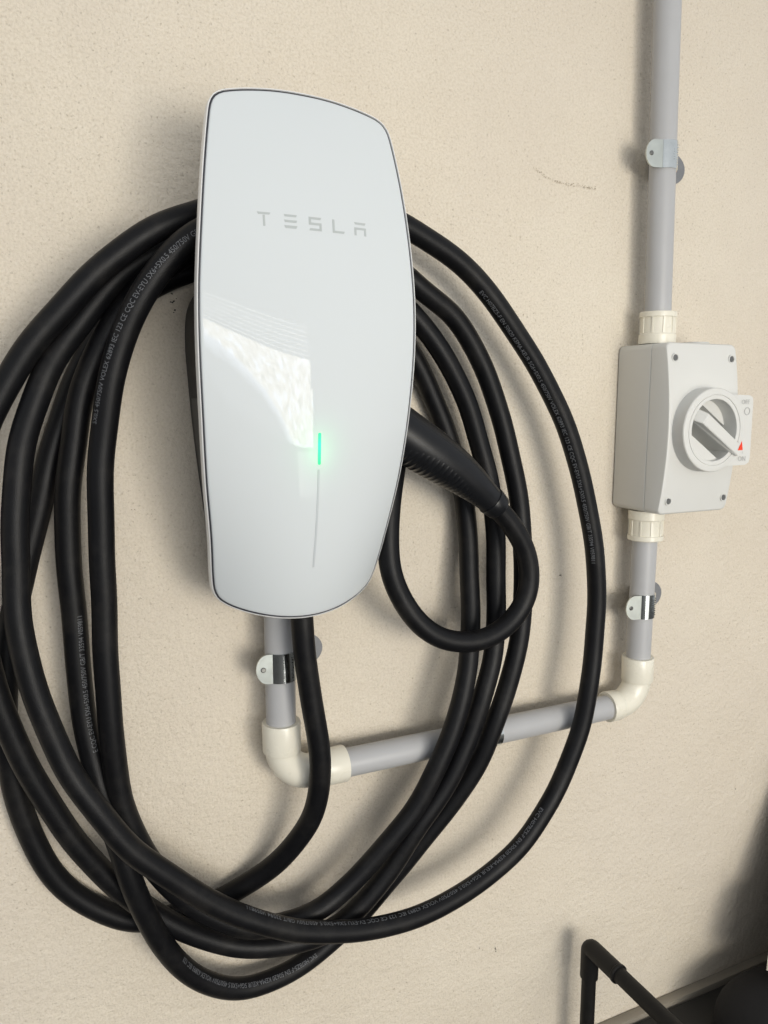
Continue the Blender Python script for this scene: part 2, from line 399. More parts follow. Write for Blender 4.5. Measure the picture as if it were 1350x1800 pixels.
letters = {'T': [[(-1, 1), (1, 1), (.82, .68), (-.82, .68)], [(-.16, .6), (.16, .6), (.16, -1), (-.16, -1)]],
           'E': [[(-1, 1), (1, 1), (.85, .68), (-.85, .68)], [(-1, .2), (1, .2), (.85, -.14), (-.85, -.14)], [(-1, -.6), (1, -.6), (.8, -1), (-.8, -1)]],
           'S': [[(-1, 1), (1, 1), (.82, .66), (-1, .66)], [(-1, .66), (-.66, .66), (-.66, .18), (-1, .18)], [(-1, .18), (1, .18), (1, -.16), (-1, -.16)], [(.66, -.16), (1, -.16), (1, -.66), (.66, -.66)], [(-.82, -.66), (1, -.66), (1, -1), (-1, -1)]],
           'L': [[(-1, 1), (-.66, 1), (-.66, -.66), (-1, -.66)], [(-1, -.66), (1, -.66), (.82, -1), (-1, -1)]],
           'A': [[(-1, 1), (1, 1), (.8, .66), (-.8, .66)], [(-1, .22), (1, .22), (1, -.12), (-1, -.12)], [(-1, -.12), (-.66, -.12), (-.66, -1), (-1, -1)], [(.66, -.12), (1, -.12), (1, -1), (.66, -1)]]}
for ch, cx in zip('TESLA', (-.0337, -.0162, .0006, .0172, .0332)):
    on_face('letter', [[(cx+x*LW, .1118+z*LH) for x, z in poly] for poly in letters[ch]], .00012, M_logo)
led = on_face('status_light', [rrect(.0002, -.0335, .00105, .0108, .0010, 4)], .0003, mled)
tag(led, 'glowing green status light bar')
on_face('light_groove', [[(-.0007, z), (.0007, z), (.0007, z-.0052), (-.0007, z-.0052)] for z in np.arange(-.0475, -.114, -.005)], .00016, M_groove)
# green light of the status bar spilling over the glass
ll = bpy.data.lights.new('status_glow', 'AREA'); ll.shape = 'RECTANGLE'; ll.size = .0018; ll.size_y = .018; ll.energy = .0013; ll.color = (.05, 1, .25)
lo = bpy.data.objects.new('status_glow', ll); col.objects.link(lo)
lo.location = (XC+.0002, -(face_depth(0, -.034)+.015), -.0345); lo.rotation_euler = (R(90), 0, 0)
# body behind the face
bl = [(.030, .083), (.048, .0815), (.058, .076), (.0645, .064), (.0665, .04), (.0655, .015), (.0625, -.03), (.0575, -.08), (.0525, -.118), (.046, -.136), (.034, -.146), (.018, -.150)]
bo = smooth_closed(bl+[(-x, z) for x, z in bl[::-1]], 120)
g = G(); v = []; f = []; n = len(bo)
for s, d in ((.97, .0005), (.985, .004), (1.0, .010), (1.0, .5), (1.0, 1.0)):
    for x, z in bo:
        fd = np.polyval(pe, z)-.0115-.035*x
        dd = d if d < .1 else (fd*.55 if d == .5 else fd)
        v.append((XC+x*s, -dd, -.03+(z+.03)*s))
for i in range(4): f += [(i*n+j, i*n+(j+1) % n, (i+1)*n+(j+1) % n, (i+1)*n+j) for j in range(n)]
f += [tuple(range(n)), tuple(4*n+j for j in range(n))]
body = g.add(v, f).obj('body', M_body, root)
# rating sticker on the left flank
def flank(z, Y, lift=.0004):
    i = bo[:, 0] < 0; o = bo[i]; k = np.argsort(o[:, 1])
    return (XC+np.interp(z, o[k, 1], o[k, 0])-lift, -Y, z)
g = G(); zs = np.linspace(-.085, .000, 12); Ys = (.018, .066)
v = [flank(z, Y) for z in zs for Y in Ys]; g.add(v, [(2*i, 2*i+1, 2*i+3, 2*i+2) for i in range(11)])
stick = g.obj('rating_sticker', M_label, body)
g = G()
for k in range(20):
    z0 = -.083+k*.0041
    g.add([flank(z, Y, .0006) for z, Y in ((z0, .022), (z0+.0012, .022), (z0+.0012, .05+.012*random.random()), (z0, .05+.012*random.random()))], [(0, 1, 2, 3)])
s = g.obj('sticker_print', M_labelprint, stick, False); s['kind'] = 'stuff'

# ------------------------------------------------------------------ charging cable
RC = .0087
raw = [  # photo pixel and distance from the wall along the cable, from the charger to the plug
 (528,1050,.060),(530,1100,.060),(535,1160,.059),(545,1220,.058),(557,1280,.058),(563,1335,.057),(561,1390,.053),(547,1440,.046),(515,1490,.035),(470,1532,.023),(420,1562,.014),(370,1587,.0115),(310,1607,.0115),
 (235,1618,.0115),(167,1595,.0115),(107,1554,.0115),(70,1499,.0115),(40,1436,.0115),(22,1376,.0115),(10,1310,.0115),(8,1250,.0115),(12,1180,.0115),(20,1105,.0115),(36,1025,.0115),(55,950,.0115),(75,865,.0115),(92,785,.0115),(110,725,.0115),(135,660,.0115),(172,595,.0115),(220,538,.0115),(275,500,.012),(330,478,.013),(420,450,.016),(540,440,.020),(640,475,.025),(695,520,.030),
 # second strand on the right, then lower bundle, far left strand
 (737,563,.032),(772,613,.033),(816,698,.033),(843,782,.033),(860,850,.034),(869,916,.036),(872,958,.038),(874,1041,.042),(873,1090,.045),(866,1153,.049),(852,1205,.0515),(840,1250,.052),(820,1305,.052),(793,1366,.051),(738,1448,.048),(680,1540,.044),(630,1597,.042),(575,1638,.041),(510,1657,.038),(430,1664,.034),(345,1643,.031),(285,1613,.030),(230,1578,.029),(184,1540,.029),(137,1490,.030),(88,1416,.031),(40,1330,.032),(12,1270,.032),(-13,1200,.032),(-36,1100,.032),(-47,950,.034),(-40,800,.037),(-16,730,.040),(25,655,.042),(72,585,.045),(137,512,.049),(195,457,.052),(262,409,.054),(345,374,.054),(450,345,.052),(560,345,.052),(650,370,.052),
 # outermost loop on the right, front strand across the bottom
 (727,406,.051),(823,476,.049),(888,556,.048),(944,641,.048),(995,754,.048),(1026,860,.049),(1043,955,.050),(1050,1051,.051),(1046,1128,.052),(1035,1204,.0535),(1019,1281,.054),(992,1358,.054),(957,1426,.055),(900,1503,.057),(812,1573,.060),(731,1611,.063),(653,1631,.065),(585,1638,.066),(520,1636,.067),(455,1620,.067),(373,1589,.067),(295,1541,.067),(233,1496,.067),(181,1434,.066),(125,1360,.062),(103,1320,.060),(70,1240,.057),(50,1180,.055),(31,1085,.052),(26,1003,.050),(26,900,.049),(36,805,.047),(45,765,.045),(82,655,.040),(108,610,.037),(145,558,.035),(195,500,.033),(250,457,.032),(345,415,.032),(450,400,.034),(560,405,.036),(660,445,.036),
 # third strand on the right, lowest loop
 (745,512,.036),(800,560,.034),(848,641,.033),(880,725,.033),(896,795,.034),(910,874,.036),(918,958,.040),(920,1040,.045),(915,1102,.049),(907,1153,.051),(893,1207,.052),(877,1257,.052),(857,1307,.050),(829,1360,.045),(773,1437,.036),(720,1505,.028),(680,1552,.023),(640,1600,.020),(595,1645,.019),(543,1688,.020),(490,1718,.023),(418,1737,.027),(363,1725,.031),(318,1697,.035),(281,1652,.040),(250,1595,.045),(230,1545,.047),(210,1490,.046),(192,1440,.042),(178,1400,.036),(168,1360,.032),(160,1320,.029),(147,1245,.026),(137,1144,.025),(126,1045,.025),(119,947,.026),(118,877,.027),(127,780,.028),(141,700,.029),(165,635,.030),(202,570,.032),(250,505,.036),(310,455,.040),(400,420,.042),(520,425,.038),(640,500,.026),(700,585,.018),
 # inner strand on the right, upper bundle at the bottom, front strand on the left
 (742,658,.0145),(760,700,.0145),(784,756,.0145),(803,820,.016),(815,874,.018),(821,920,.021),(826,986,.027),(828,1077,.037),(823,1153,.046),(815,1205,.051),(804,1256,.053),(785,1310,.054),(734,1413,.052),(655,1514,.047),(605,1566,.044),(555,1602,.044),(500,1622,.044),(440,1630,.044),(370,1608,.043),(305,1563,.042),(260,1508,.041),(229,1452,.041),(211,1403,.041),(199,1342,.042),(191,1240,.044),(186,1102,.045),(180,989,.046),(177,877,.048),(179,780,.050),(194,665,.055),(215,590,.059),(252,520,.065),(297,455,.070),(345,413,.073),(420,385,.073),(520,390,.070),(610,440,.062),(665,540,.052),(693,650,.047),(699,760,.048),
 # short tail to the plug
 (688,860,.054),(682,930,.059),(686,1004,.063),(703,1049,.065),(733,1091,.068),(768,1117,.071),(807,1129,.073),(846,1128,.074),(880,1111,.074),(909,1079,.073),(926,1045,.073),(930,1004,.073),(923,966,.073),(905,930,.073),(884,903,.073),(868,886,.073)]
ctrl = np.array([at(*q) for q in raw])
def spline(P, step):
    P = np.asarray(P); n = len(P); out = []
    for i in range(n-1):
        p1, p2 = P[i], P[i+1]; p0 = P[i-1] if i else 2*p1-p2; p3 = P[i+2] if i < n-2 else 2*p2-p1
        d1, d2, d3 = [max(1e-6, np.linalg.norm(b-a))**.5 for a, b in ((p0, p1), (p1, p2), (p2, p3))]
        m1 = d2*((p1-p0)/d1-(p2-p0)/(d1+d2)+(p2-p1)/d2); m2 = d2*((p2-p1)/d2-(p3-p1)/(d2+d3)+(p3-p2)/d3)
        for k in range(16):
            t = k/16; out.append((2*t**3-3*t**2+1)*p1+(t**3-2*t**2+t)*m1+(-2*t**3+3*t**2)*p2+(t**3-t**2)*m2)
    out.append(P[-1]); out = np.array(out)
    s = np.r_[0, np.cumsum(np.linalg.norm(np.diff(out, axis=0), axis=1))]
    q = np.linspace(0, s[-1], int(s[-1]/step))
    return np.c_[[np.interp(q, s, out[:, k]) for k in range(3)]].T
CP = spline(ctrl, .0035)
K = np.exp(-np.linspace(-2, 2, 15)**2); K /= K.sum()          # a stiff cable has no kinks
pad = np.vstack([np.repeat(CP[:1], 7, 0), CP, np.repeat(CP[-1:], 7, 0)])
CP = np.c_[[np.convolve(pad[:, k], K, 'valid') for k in range(3)]].T
_s = np.arange(len(CP))*.0035; wob = np.zeros_like(CP)
for k in range(3):
    for wl, am in ((.13, .0004), (.061, .00018), (.24, .0005)): wob[:, k] += am*np.sin(2*math.pi*_s/wl+random.random()*6.28)
CP = CP+wob*np.array([1, .5, 1])
cable = G().add(*tube(CP, RC, 28)).obj('charging_cable', M_cable)
tag(cable, 'thick black charging cable coiled in loops over the charger, with its plug handle', 'cable')
# ink print along the sheath
PRT = 'EVC H07BZ5-F EN 50620 KEMA-KEUR 5G6+5X0.5 450/750V VOLEX 62893 IEC 123 CE CQC EV-EYU 5X6+5X0.5 450/750V GB/T 33594 V059811'
def px_of(P):
    d = P-c_pos; w = d@c_fwd
    return np.c_[PW/2+FPX*(d@c_rgt)/w, PH/2-FPX*(d@c_up)/w]
CPX = px_of(CP); CS = np.r_[0, np.cumsum(np.linalg.norm(np.diff(CP, axis=0), axis=1))]
IDX = {tuple(q[:2]): i for i, q in enumerate(raw)}
def station(a, b, px):
    """arc length of the cable point nearest to photo pixel px between control points a and b"""
    i0, i1 = sorted((IDX[a], IDX[b]))
    ca = np.argmin(np.linalg.norm(CP-ctrl[i0], axis=1)); cb = np.argmin(np.linalg.norm(CP-ctrl[i1], axis=1))
    k = ca+np.argmin(((CPX[ca:cb+1]-px)**2).sum(1))
    return CS[k]
def print_on(text, s0, s1, ang0, ang1, h=.0036):
    """text running from arc length s0 to s1; ang = degrees round the sheath from the side facing the viewer, + towards the letter tops"""
    v, f = text_mesh(text, 1.0); x0, x1 = v[:, 0].min(), v[:, 0].max(); u = (v[:, 0]-x0)/(x1-x0); t = (v[:, 1]-.35)*h/.72
    s = s0+(s1-s0)*u; sg = 1 if s1 > s0 else -1
    P = np.c_[[np.interp(s, CS, CP[:, k]) for k in range(3)]].T
    Tg = np.gradient(CP, axis=0); Tg /= np.linalg.norm(Tg, axis=1)[:, None]
    T = np.c_[[np.interp(s, CS, Tg[:, k]) for k in range(3)]].T*sg; T /= np.linalg.norm(T, axis=1)[:, None]
    n = c_pos-P; n -= T*(n*T).sum(1)[:, None]; n /= np.linalg.norm(n, axis=1)[:, None]
    b = np.cross(n, T)                      # letter-up direction
    a = np.radians(ang0+(ang1-ang0)*u)+t/RC
    q = P+(RC+.00022)*(np.cos(a)[:, None]*n+np.sin(a)[:, None]*b)
    G().add(q, f).obj('printed_marking', M_print, cable, False)
print_on(PRT, station((823,476),(1050,1051),(843,508)), station((823,476),(1050,1051),(1042,985)), -25, -12)
print_on(PRT, station((957,1426),(373,1589),(945,1412)), station((957,1426),(295,1541),(425,1603)), -20, -50)
print_on(PRT[:70], station((595,1645),(281,1652),(560,1690)), station((595,1645),(250,1595),(318,1672)), 8, -30)
print_on(PRT[36:106], station((186,1102),(345,413),(160,745)), station((179,780),(420,385),(343,405)), 48, 8)
print_on(PRT[72:], station((160,1320),(126,1045),(170,1375)), station((168,1360),(119,947),(138,1080)), -18, -22)
# plug handle
stn = [(676,740,.0200,.070),(700,757,.0199,.071),(730,778,.0196,.072),(770,805,.0184,.073),(806,830,.0163,.0735),(836,855,.0138,.074),(862,879,.0108,.074)]
hp = np.array([at(x, y, Y) for x, y, r, Y in stn]); hr = np.array([q[2] for q in stn])
hs = spline(hp, .0012); tq = np.linspace(0, 1, len(hs)); hrr = np.interp(tq, np.linspace(0, 1, len(hr)), hr)
hrr = np.convolve(np.pad(hrr, 8, 'edge'), np.ones(17)/17, 'valid')
handle = G().add(*tube(hs, hrr, 40)).obj('plug_handle', M_handle, cable)
P, T, Nn, Bn = frames(hs)
g = G(); v = []; f = []; i0, i1 = int(len(hs)*.16), int(len(hs)*.93); cols = 24; sub = 6
fine = np.linspace(i0, i1, 220); idx = np.arange(len(hs))
it = lambda A: np.c_[[np.interp(fine, idx, A[:, k]) for k in range(3)]].T
Pf, Tf = it(P), it(T); rf = np.interp(fine, idx, hrr)
down = np.array([-.45, -.35, -.82])
for q in range(len(fine)):
    n = down-Tf[q]*(down@Tf[q]); n /= np.linalg.norm(n); b = np.cross(Tf[q], n)
    w = (q/(len(fine)-1)); span = 62*math.sin(math.pi*min(1, .12+w*.95))**.6 if w < .99 else 4
    for j in range(cols+1):
        a = R(span)*(2*j/cols-1); edge = 1-(2*j/cols-1)**4
        rr = rf[q]-.0003+edge*(.0005+.00035*math.sin(q/len(fine)*2*math.pi*19))
        v.append(Pf[q]+rr*(math.cos(a)*n+math.sin(a)*b))
f = [(i*(cols+1)+j, i*(cols+1)+j+1, (i+1)*(cols+1)+j+1, (i+1)*(cols+1)+j) for i in range(len(fine)-1) for j in range(cols)]
rib = g.add(v, f).obj('grip_ribs', M_handle, handle, True, 80); rib['kind'] = 'stuff'
ta = T[-1]; o0 = hs[-1]-ta*.001
G().add(*lathe(o0, ta, [(0, .0108), (.0004, .0108), (.0008, .0120), (.0016, .0123), (.011, .0110), (.0120, .0105), (.0124, .0096), (.0124, .0085)])).obj('strain_relief', M_handle, handle)
# parting line of the two handle shells
sl = []
for q in range(6, len(hs)-2):
    n = np.array([.35, -.80, .48]); n = n-T[q]*(n@T[q]); n /= np.linalg.norm(n); sl.append(hs[q]+n*(hrr[q]+.00001))
G().add(*tube(sl, .00022, 6)).obj('parting_line', M_dark, handle)

# ------------------------------------------------------------------ conduit
YC, RP = .027, .0121
ZH, XL, XR = -.307, .1752, .5525
def pipe(name, a, b, parent, r=RP):
    pts = [np.array(a)+(np.array(b)-np.array(a))*t for t in np.linspace(0, 1, 6)]
    return G().add(*tube(pts, r, 36)).obj(name, M_pvc, parent)
def elbow(cx, cz, sx, parent, la, lb):
    """90 degree bend: vertical leg going up, horizontal leg going sx; with socket collars"""
    r = .026
    pts = [(cx, -YC, cz+r+.010)]+[(cx+sx*(r-r*math.cos(R(a))), -YC, cz+r-r*math.sin(R(a))) for a in range(0, 91, 6)]+[(cx+sx*(r+.010), -YC, cz)]
    e = G().add(*tube(pts, .0139, 36)).obj('elbow', M_cream, parent)
    zc0 = cz+r-.004
    G().add(*lathe((cx, -YC, zc0), (0, 0, 1), [(0, .0140), (.0005, .0152), (.0015, .0156), (la, .0158), (la+.001, .0153), (la+.001, .0122)])).obj('socket', M_cream, e)
    G().add(*lathe((cx+sx*(r-.002), -YC, cz), (sx, 0, 0), [(0, .0140), (.0012, .0147), (.002, .0151), (lb, .0153), (lb+.001, .0149), (lb+.001, .0122)])).obj('socket', M_cream, e)
    return e
def gland(o, up, parent):
    prof = [(0, .0172), (.0085, .0172), (.0095, .0163), (.0105, .0160), (.0245, .0160), (.0250, .0172), (.0290, .0172), (.0298, .0166), (.0298, .0123)]
    gl = G().add(*lathe(o, (0, 0, up), prof, 48)).obj('gland', M_cream, parent)
    g = G()
    for k in range(10):
        a = k*2*math.pi/10+.2; c, s = math.cos(a), math.sin(a)
        v, f = box(-.0007, .0007, .0150, .0167, .0100, .0248)
        v = [(o[0]+x*c-y*s, o[1]+x*s+y*c, o[2]+up*z) for x, y, z in v]
        G().add(v, f).obj('grip_fin', M_cream, gl, False)
    return gl
cl = empty('conduit_run', (XL, -YC, ZH)); tag(cl, 'grey conduit run with two cream elbows, from charger across to the isolator switch', 'conduit')
pipe('pipe', (XL, -YC, -.125), (XL-.0003, -YC, -.272), cl)
elbow(XL, ZH, 1, cl, .0245, .030)
pipe('pipe', (XL+.040, -YC, ZH), (XR-.030, -YC, ZH-.0005), cl)
elbow(XR, ZH, -1, cl, .0245, .0135)
pipe('pipe', (XR, -YC, -.270), (XR+.0012, -YC, -.128), cl)
gland((XR+.0015, -YC, -.109), -1, cl)
cu = empty('conduit_riser', (.5555, -YC, .06)); tag(cu, 'grey vertical conduit rising from top of the isolator switch to the frame edge', 'conduit')
pipe('pipe', (.5562, -YC, .068), (.5415, -YC, .62), cu)
gland((.5562, -YC, .0515), 1, cu)

def saddle(label, c, ax='z', tilt=0.0, ext=0.0, ln=.0142):
    """strap over a conduit at centre c (on the pipe axis), ear to the left, wall plate to the right"""
    rt = empty('pipe_saddle', (c[0], 0, c[1])); tag(rt, label, 'pipe clamp', 'metal pipe saddles')
    h, r, t = .0120, RP+.0003, .0013
    prof = []
    for a in range(-100, 91, 10):          # from right wall side round the front to the left tangent
        prof.append((r*math.cos(R(a-0)), YC+r*math.sin(R(a))))
    path = [(math.cos(R(a))*r, YC+math.sin(R(a))*r) for a in range(-78, 136, 6)]
    path = [(r+.0005, .004)]+[p for p in path if p[1] > .012]
    g = G(); v = []; f = []
    nrm = []
    P2 = np.array(path); tg = np.gradient(P2, axis=0); tg /= np.linalg.norm(tg, axis=1)[:, None]; nn = np.c_[tg[:, 1], -tg[:, 0]]
    nh = 2
    for (x, y), (nx, ny) in zip(P2, nn):
        for dz, off in ((-h, 0), (-h, t), (h, t), (h, 0)):
            v.append((x+nx*off, -(y+ny*off), dz))
    for i in range(len(P2)-1):
        for j in range(4): f.append((i*4+j, i*4+(j+1) % 4, (i+1)*4+(j+1) % 4, (i+1)*4+j))
    f += [(0, 1, 2, 3), tuple((len(P2)-1)*4+j for j in range(4))]
    def put(g, name, mat, par, smooth=True, ang=35):
        vv = []
        for x, y, z in g.v:
            if ax == 'z':
                x2 = x*math.cos(tilt)-z*math.sin(tilt); z2 = x*math.sin(tilt)+z*math.cos(tilt)
                vv.append((c[0]+x2, y, c[1]+z2))
            else: vv.append((c[0]-z, y, c[1]-x))   # conduit along x: wall plate below
        g.v = vv
        return g.obj(name, mat, par, smooth, ang)
    strap = put(g.add(v, f), 'strap', M_zinc, rt)
    # ear: rounded tab leaving the strap on the left
    x1, y1 = P2[-1]; g = G(); ear = []
    e0 = x1+.0006
    for k in range(0, 13):
        a = R(90+k*15); ear.append((e0-ln+.009+.009*math.cos(a)*1.0, h*math.sin(a)*(1.0)))
    ear = [(e0, h)]+ear+[(e0, -h)]
    n = len(ear); yy = lambda x: y1-.0003-(e0-x)*.16
    v = [(x, -(yy(x)), z) for x, z in ear]+[(x, -(yy(x)+t), z) for x, z in ear]
    g.add(v, [tuple(range(n)), tuple(range(n, 2*n))]+[(i, (i+1) % n, n+(i+1) % n, n+i) for i in range(n)])
    earo = put(g, 'ear', M_zincear, rt, True, 30)
    xs = e0-ln+.0055
    g = G().add(*lathe((xs, -(yy(xs)+t-.0002), 0), (0, -1, 0), [(0, .0021), (.0006, .0021), (.0010, .0016)], 16)); put(g, 'screw', M_screwdark, rt)
    # stamped lettering on the strap, too worn to read
    g = G()
    for row, aa in ((0, 62), (1, 84)):
        for k in range(9):
            if row and k in (0, 1, 7, 8): continue
            a = R(aa+random.uniform(-3, 3)); z = -.0085+k*.0021; rr = r+t+.0001
            bx, by = rr*math.cos(a), YC+rr*math.sin(a); hw_, hz = random.uniform(.0004, .0010), random.uniform(.0003, .0007)
            v, f = box(bx-hw_, bx+hw_, -(by+.0002), -(by-.0004), z-hz, z+hz); g.add(v, f)
    st_ = put(g, 'stamped_marks', M_zinc, strap, False); st_['kind'] = 'stuff'
    # wall plate
    g = G(); pl = []
    for k in range(13):
        a = R(-66+k*11); pl.append((.0270+ext+.0185*math.cos(a), .0135*math.sin(a)/math.sin(R(66))))
    pl += [(.009, .0125), (.009, -.0125)]
    put(g.add(*extrude_poly(pl, .0002, .0018)), 'wall_plate', M_zincdull, rt, True, 30)
    g = G().add(*lathe((.0315+ext*.8, -.0018, 0), (0, -1, 0), [(0, .0050), (.0008, .0050), (.0022, .0036), (.0026, .0015)], 20)); put(g, 'screw', M_brass, rt)
    return rt
saddle('zinc pipe clamp on the vertical conduit above the isolator switch', (.5515, .2205), tilt=.026, ext=.0085, ln=.0185)
saddle('zinc pipe clamp on the short conduit below the isolator switch', (XR+.0004, -.2050), ext=.0065, ln=.0180)
saddle('zinc pipe clamp on the conduit just under the white charger', (XL, -.2108))
saddle('zinc pipe clamp on the horizontal conduit, mostly hidden behind the coiled cable', (.3705, ZH), ax='x')

# ------------------------------------------------------------------ isolator switch
SX, SZ, HW, HH = .5770, -.0288, .0440, .0795
sw = empty('isolator_switch', (SX, 0, SZ-HH)); tag(sw, 'light grey rotary isolator switch box with round dial turned to ON', 'switch')
def shell(levels, front=None):
    """levels: list of (inset, depth or callable of z)"""
    base = rrect(0, 0, HW, HH, .006, 5); n = len(base); v = []; f = []
    for ins, d in levels:
        for x, z in rrect(0, 0, HW-ins, HH-ins, max(.0008, .006-ins), 5):
            v.append((SX+x, -(d(z) if callable(d) else d), SZ+z))
    for i in range(len(levels)-1): f += [(i*n+j, i*n+(j+1) % n, (i+1)*n+(j+1) % n, (i+1)*n+j) for j in range(n)]
    f.append(tuple(range(n)))
    # front: strips between mirrored left and right vertices, with extra rows for the curve
    ins, d = levels[-1]; o = (len(levels)-1)*n
    if callable(d):
        top = [o+j for j in range(n//2)]; bot = [o+n-1-j for j in range(n//2)]
        rows = 14; prev = top
        for r_ in range(1, rows+1):
            if r_ == rows: cur = bot
            else:
                cur = []
                for a, b in zip(top, bot):
                    pa, pb = np.array(v[a]), np.array(v[b]); q = pa+(pb-pa)*r_/rows; q[1] = -d(q[2]-SZ)
                    cur.append(len(v)); v.append(tuple(q))
            f += [(prev[k], prev[k+1], cur[k+1], cur[k]) for k in range(len(top)-1)]
            prev = cur
    else: f.append(tuple(o+j for j in range(n)))
    return G().add(v, f)
shell([(.0012, .0005), (0, .0025), (.0, .0440), (.0006, .0447)]).obj('base_box', M_switch, sw)
lidf = lambda off: (lambda z: .0625+.0085*(1-(z/HH)**2)+off)
def outline(ins):
    """right half bottom->top then left half top->bottom, mirrored pairs, many points on the long sides"""
    hw, hh, r = HW-ins, HH-ins, max(.001, .006-ins); rt = []
    for k in range(7): a = R(-90+15*k); rt.append((hw-r+r*math.cos(a), -hh+r+r*math.sin(a)))
    for k in range(1, 24): rt.append((hw, -hh+r+(2*hh-2*r)*k/24))
    for k in range(7): a = R(15*k); rt.append((hw-r+r*math.cos(a), hh-r+r*math.sin(a)))
    return rt
DX, DZ, YF = .5757, SZ-.0002, .0850
g = G(); v = []; f = []; lev = [(.0006, lambda z: .0449), (0, lambda z: .0455), (0, lidf(-.0016)), (.0005, lidf(-.0005)), (.0016, lidf(0))]
hn = len(outline(0)); n = 2*hn
for ins, d in lev:
    rt = outline(ins); full = rt+[(-x, z) for x, z in rt[::-1]]
    v += [(SX+x, -d(z), SZ+z) for x, z in full]
for i in range(len(lev)-1): f += [(i*n+j, i*n+(j+1) % n, (i+1)*n+(j+1) % n, (i+1)*n+j) for j in range(n)]
o = (len(lev)-1)*n; NC = 24; rows = []
for j in range(hn):
    a, b = np.array(v[o+j]), np.array(v[o+n-1-j]); row = [o+j]
    for k in range(1, NC): row.append(len(v)); v.append(tuple(a+(b-a)*k/NC))
    rows.append(row+[o+n-1-j])
for j in range(hn-1):
    for k in range(NC):
        q = (rows[j][k], rows[j][k+1], rows[j+1][k+1], rows[j+1][k])
        if all(math.hypot(v[i][0]-DX, v[i][2]-DZ) < .0370 for i in q): continue   # opening under the dial
        f.append(q)
lid = g.add(v, f).obj('lid', M_switch, sw, True, 40)
for x, z in ((-.0352, .0655), (.0362, .0655), (-.0340, -.0665), (.0372, -.0665)):
    d = lidf(0)(z)
    hole = G().add(*lathe((SX+x, -(d-.0002), SZ+z), (0, -1, 0), [(0, .0040), (.0012, .0040), (.0012, .0031), (.0003, .0029)], 24)).obj('screw', M_switch, sw)
    G().add(*lathe((SX+x, -(d+.0002), SZ+z), (0, -1, 0), [(0, .0029), (.0004, .0026)], 20)).obj('screw_head', M_screwdark, hole)
# dial ring
dial = G().add(*lathe((DX, 0, DZ), (0, -1, 0), [(.060, .0388), (YF-.0012, .0386), (YF-.0003, .0380), (YF, .0372), (YF, .0328), (YF-.0008, .0325), (YF-.0008, .0321), (YF-.0002, .0319), (YF-.0002, .0288), (YF-.0006, .0284), (.0540, .0281)], 72, False)).obj('dial_ring', M_switch, sw, True, 25)
G().add(*lathe((DX, 0, DZ), (0, -1, 0), [(.0550, .0290), (.0556, .0288), (.0558, .002)], 48)).obj('dial_floor', M_switch, dial)
# plate with the OFF / ON legend joining the ring on the right
pts = [(DX+.0165, DZ+.0326), (DX+.0425, DZ+.0320), (DX+.0465, DZ+.0300), (DX+.0475, DZ+.0265), (DX+.0480, DZ-.0270), (DX+.0465, DZ-.0312), (DX+.0420, DZ-.0333), (DX+.0150, DZ-.0333), (DX+.0290, DZ-.018), (DX+.0343, DZ), (DX+.0290, DZ+.018)]
G().add(*extrude_poly(pts, .0630, YF-.0002)).obj('legend_plate', M_switch, dial, True, 30)
def legend(s, cx, cz, h):
    v, f = text_mesh(s, 1.0); c = (v.max(0)+v.min(0))/2; k = h/.72
    q = [(DX+cx+(p[0]-c[0])*k, -(YF+.00022), DZ+cz+(p[1]-c[1])*k) for p in v]
    G().add(q, f).obj('legend_letters', M_switchink, dial, False)
legend('OFF', .0372, .0258, .0044); legend('ON', .0368, -.0272, .0048); legend('I', .0372, -.0215, .0026)
G().add(*lathe((DX+.0400, -(YF-.0004), DZ+.0172), (0, -1, 0), [(0, .0037), (.00065, .0037), (.00065, .0030), (0, .0030)], 28, False)).obj('off_mark', M_switchink, dial)
# turning handle: bar across the dial, recessed crescents beside it
th = math.atan2(-.0337, .0505); ct, st = math.cos(th), math.sin(th)
def rot(v): return [(DX+x*ct-z*st, y, DZ+x*st+z*ct) for x, y, z in v]
vb = [(x, -y, z) for x, y, z in [(-.0285, .0556, -.0062), (-.0285, .0556, .0062), (-.0285, .0800, .0060), (-.0285, .0800, -.0060), (-.0200, YF+.0040, .0054), (-.0200, YF+.0040, -.0054), (.0365, YF+.0040, .0050), (.0365, YF+.0040, -.0050), (.0365, .0855, .0054), (.0365, .0855, -.0054), (.0280, .0556, .0060), (.0280, .0556, -.0060), (.0280, .0855, .0060), (.0280, .0855, -.0060)]]
fb = [(0, 1, 2, 3), (3, 2, 4, 5), (5, 4, 6, 7), (7, 6, 8, 9), (9, 8, 12, 13), (13, 12, 10, 11), (1, 10, 12, 2), (2, 12, 8, 6), (2, 6, 4), (0, 3, 13, 11), (3, 7, 9, 13), (3, 5, 7), (0, 11, 10, 1)]
bm = bmesh.new(); bv = [bm.verts.new(q) for q in rot(vb)]
for q in fb: bm.faces.new([bv[i] for i in q])
bmesh.ops.recalc_face_normals(bm, faces=bm.faces)
bmesh.ops.bevel(bm, geom=list(bm.edges), offset=.0005, segments=2, affect='EDGES')
me = bpy.data.meshes.new('turning_handle'); bm.to_mesh(me); bm.free(); me.materials.append(M_switch)
hb = bpy.data.objects.new('turning_handle', me); col.objects.link(hb); adopt(hb, dial)
for sgn, dist, lvl in ((-1, .0165, .0800), (1, .0185, .0700)):
    cres = []
    a0 = math.acos(dist/.0283)
    for k in range(21):
        a = -a0+2*a0*k/20; cres.append((math.sin(a)*.0283, sgn*math.cos(a)*.0283))
    n = len(cres)
    v = [(x, -.0552, z) for x, z in cres]+[(x, -lvl, z) for x, z in cres]
    G().add(rot(v), [tuple(range(n)), tuple(range(n, 2*n))]+[(i, (i+1) % n, n+(i+1) % n, n+i) for i in range(n)]).obj('dial_shoulder', M_switch, dial, True, 30)
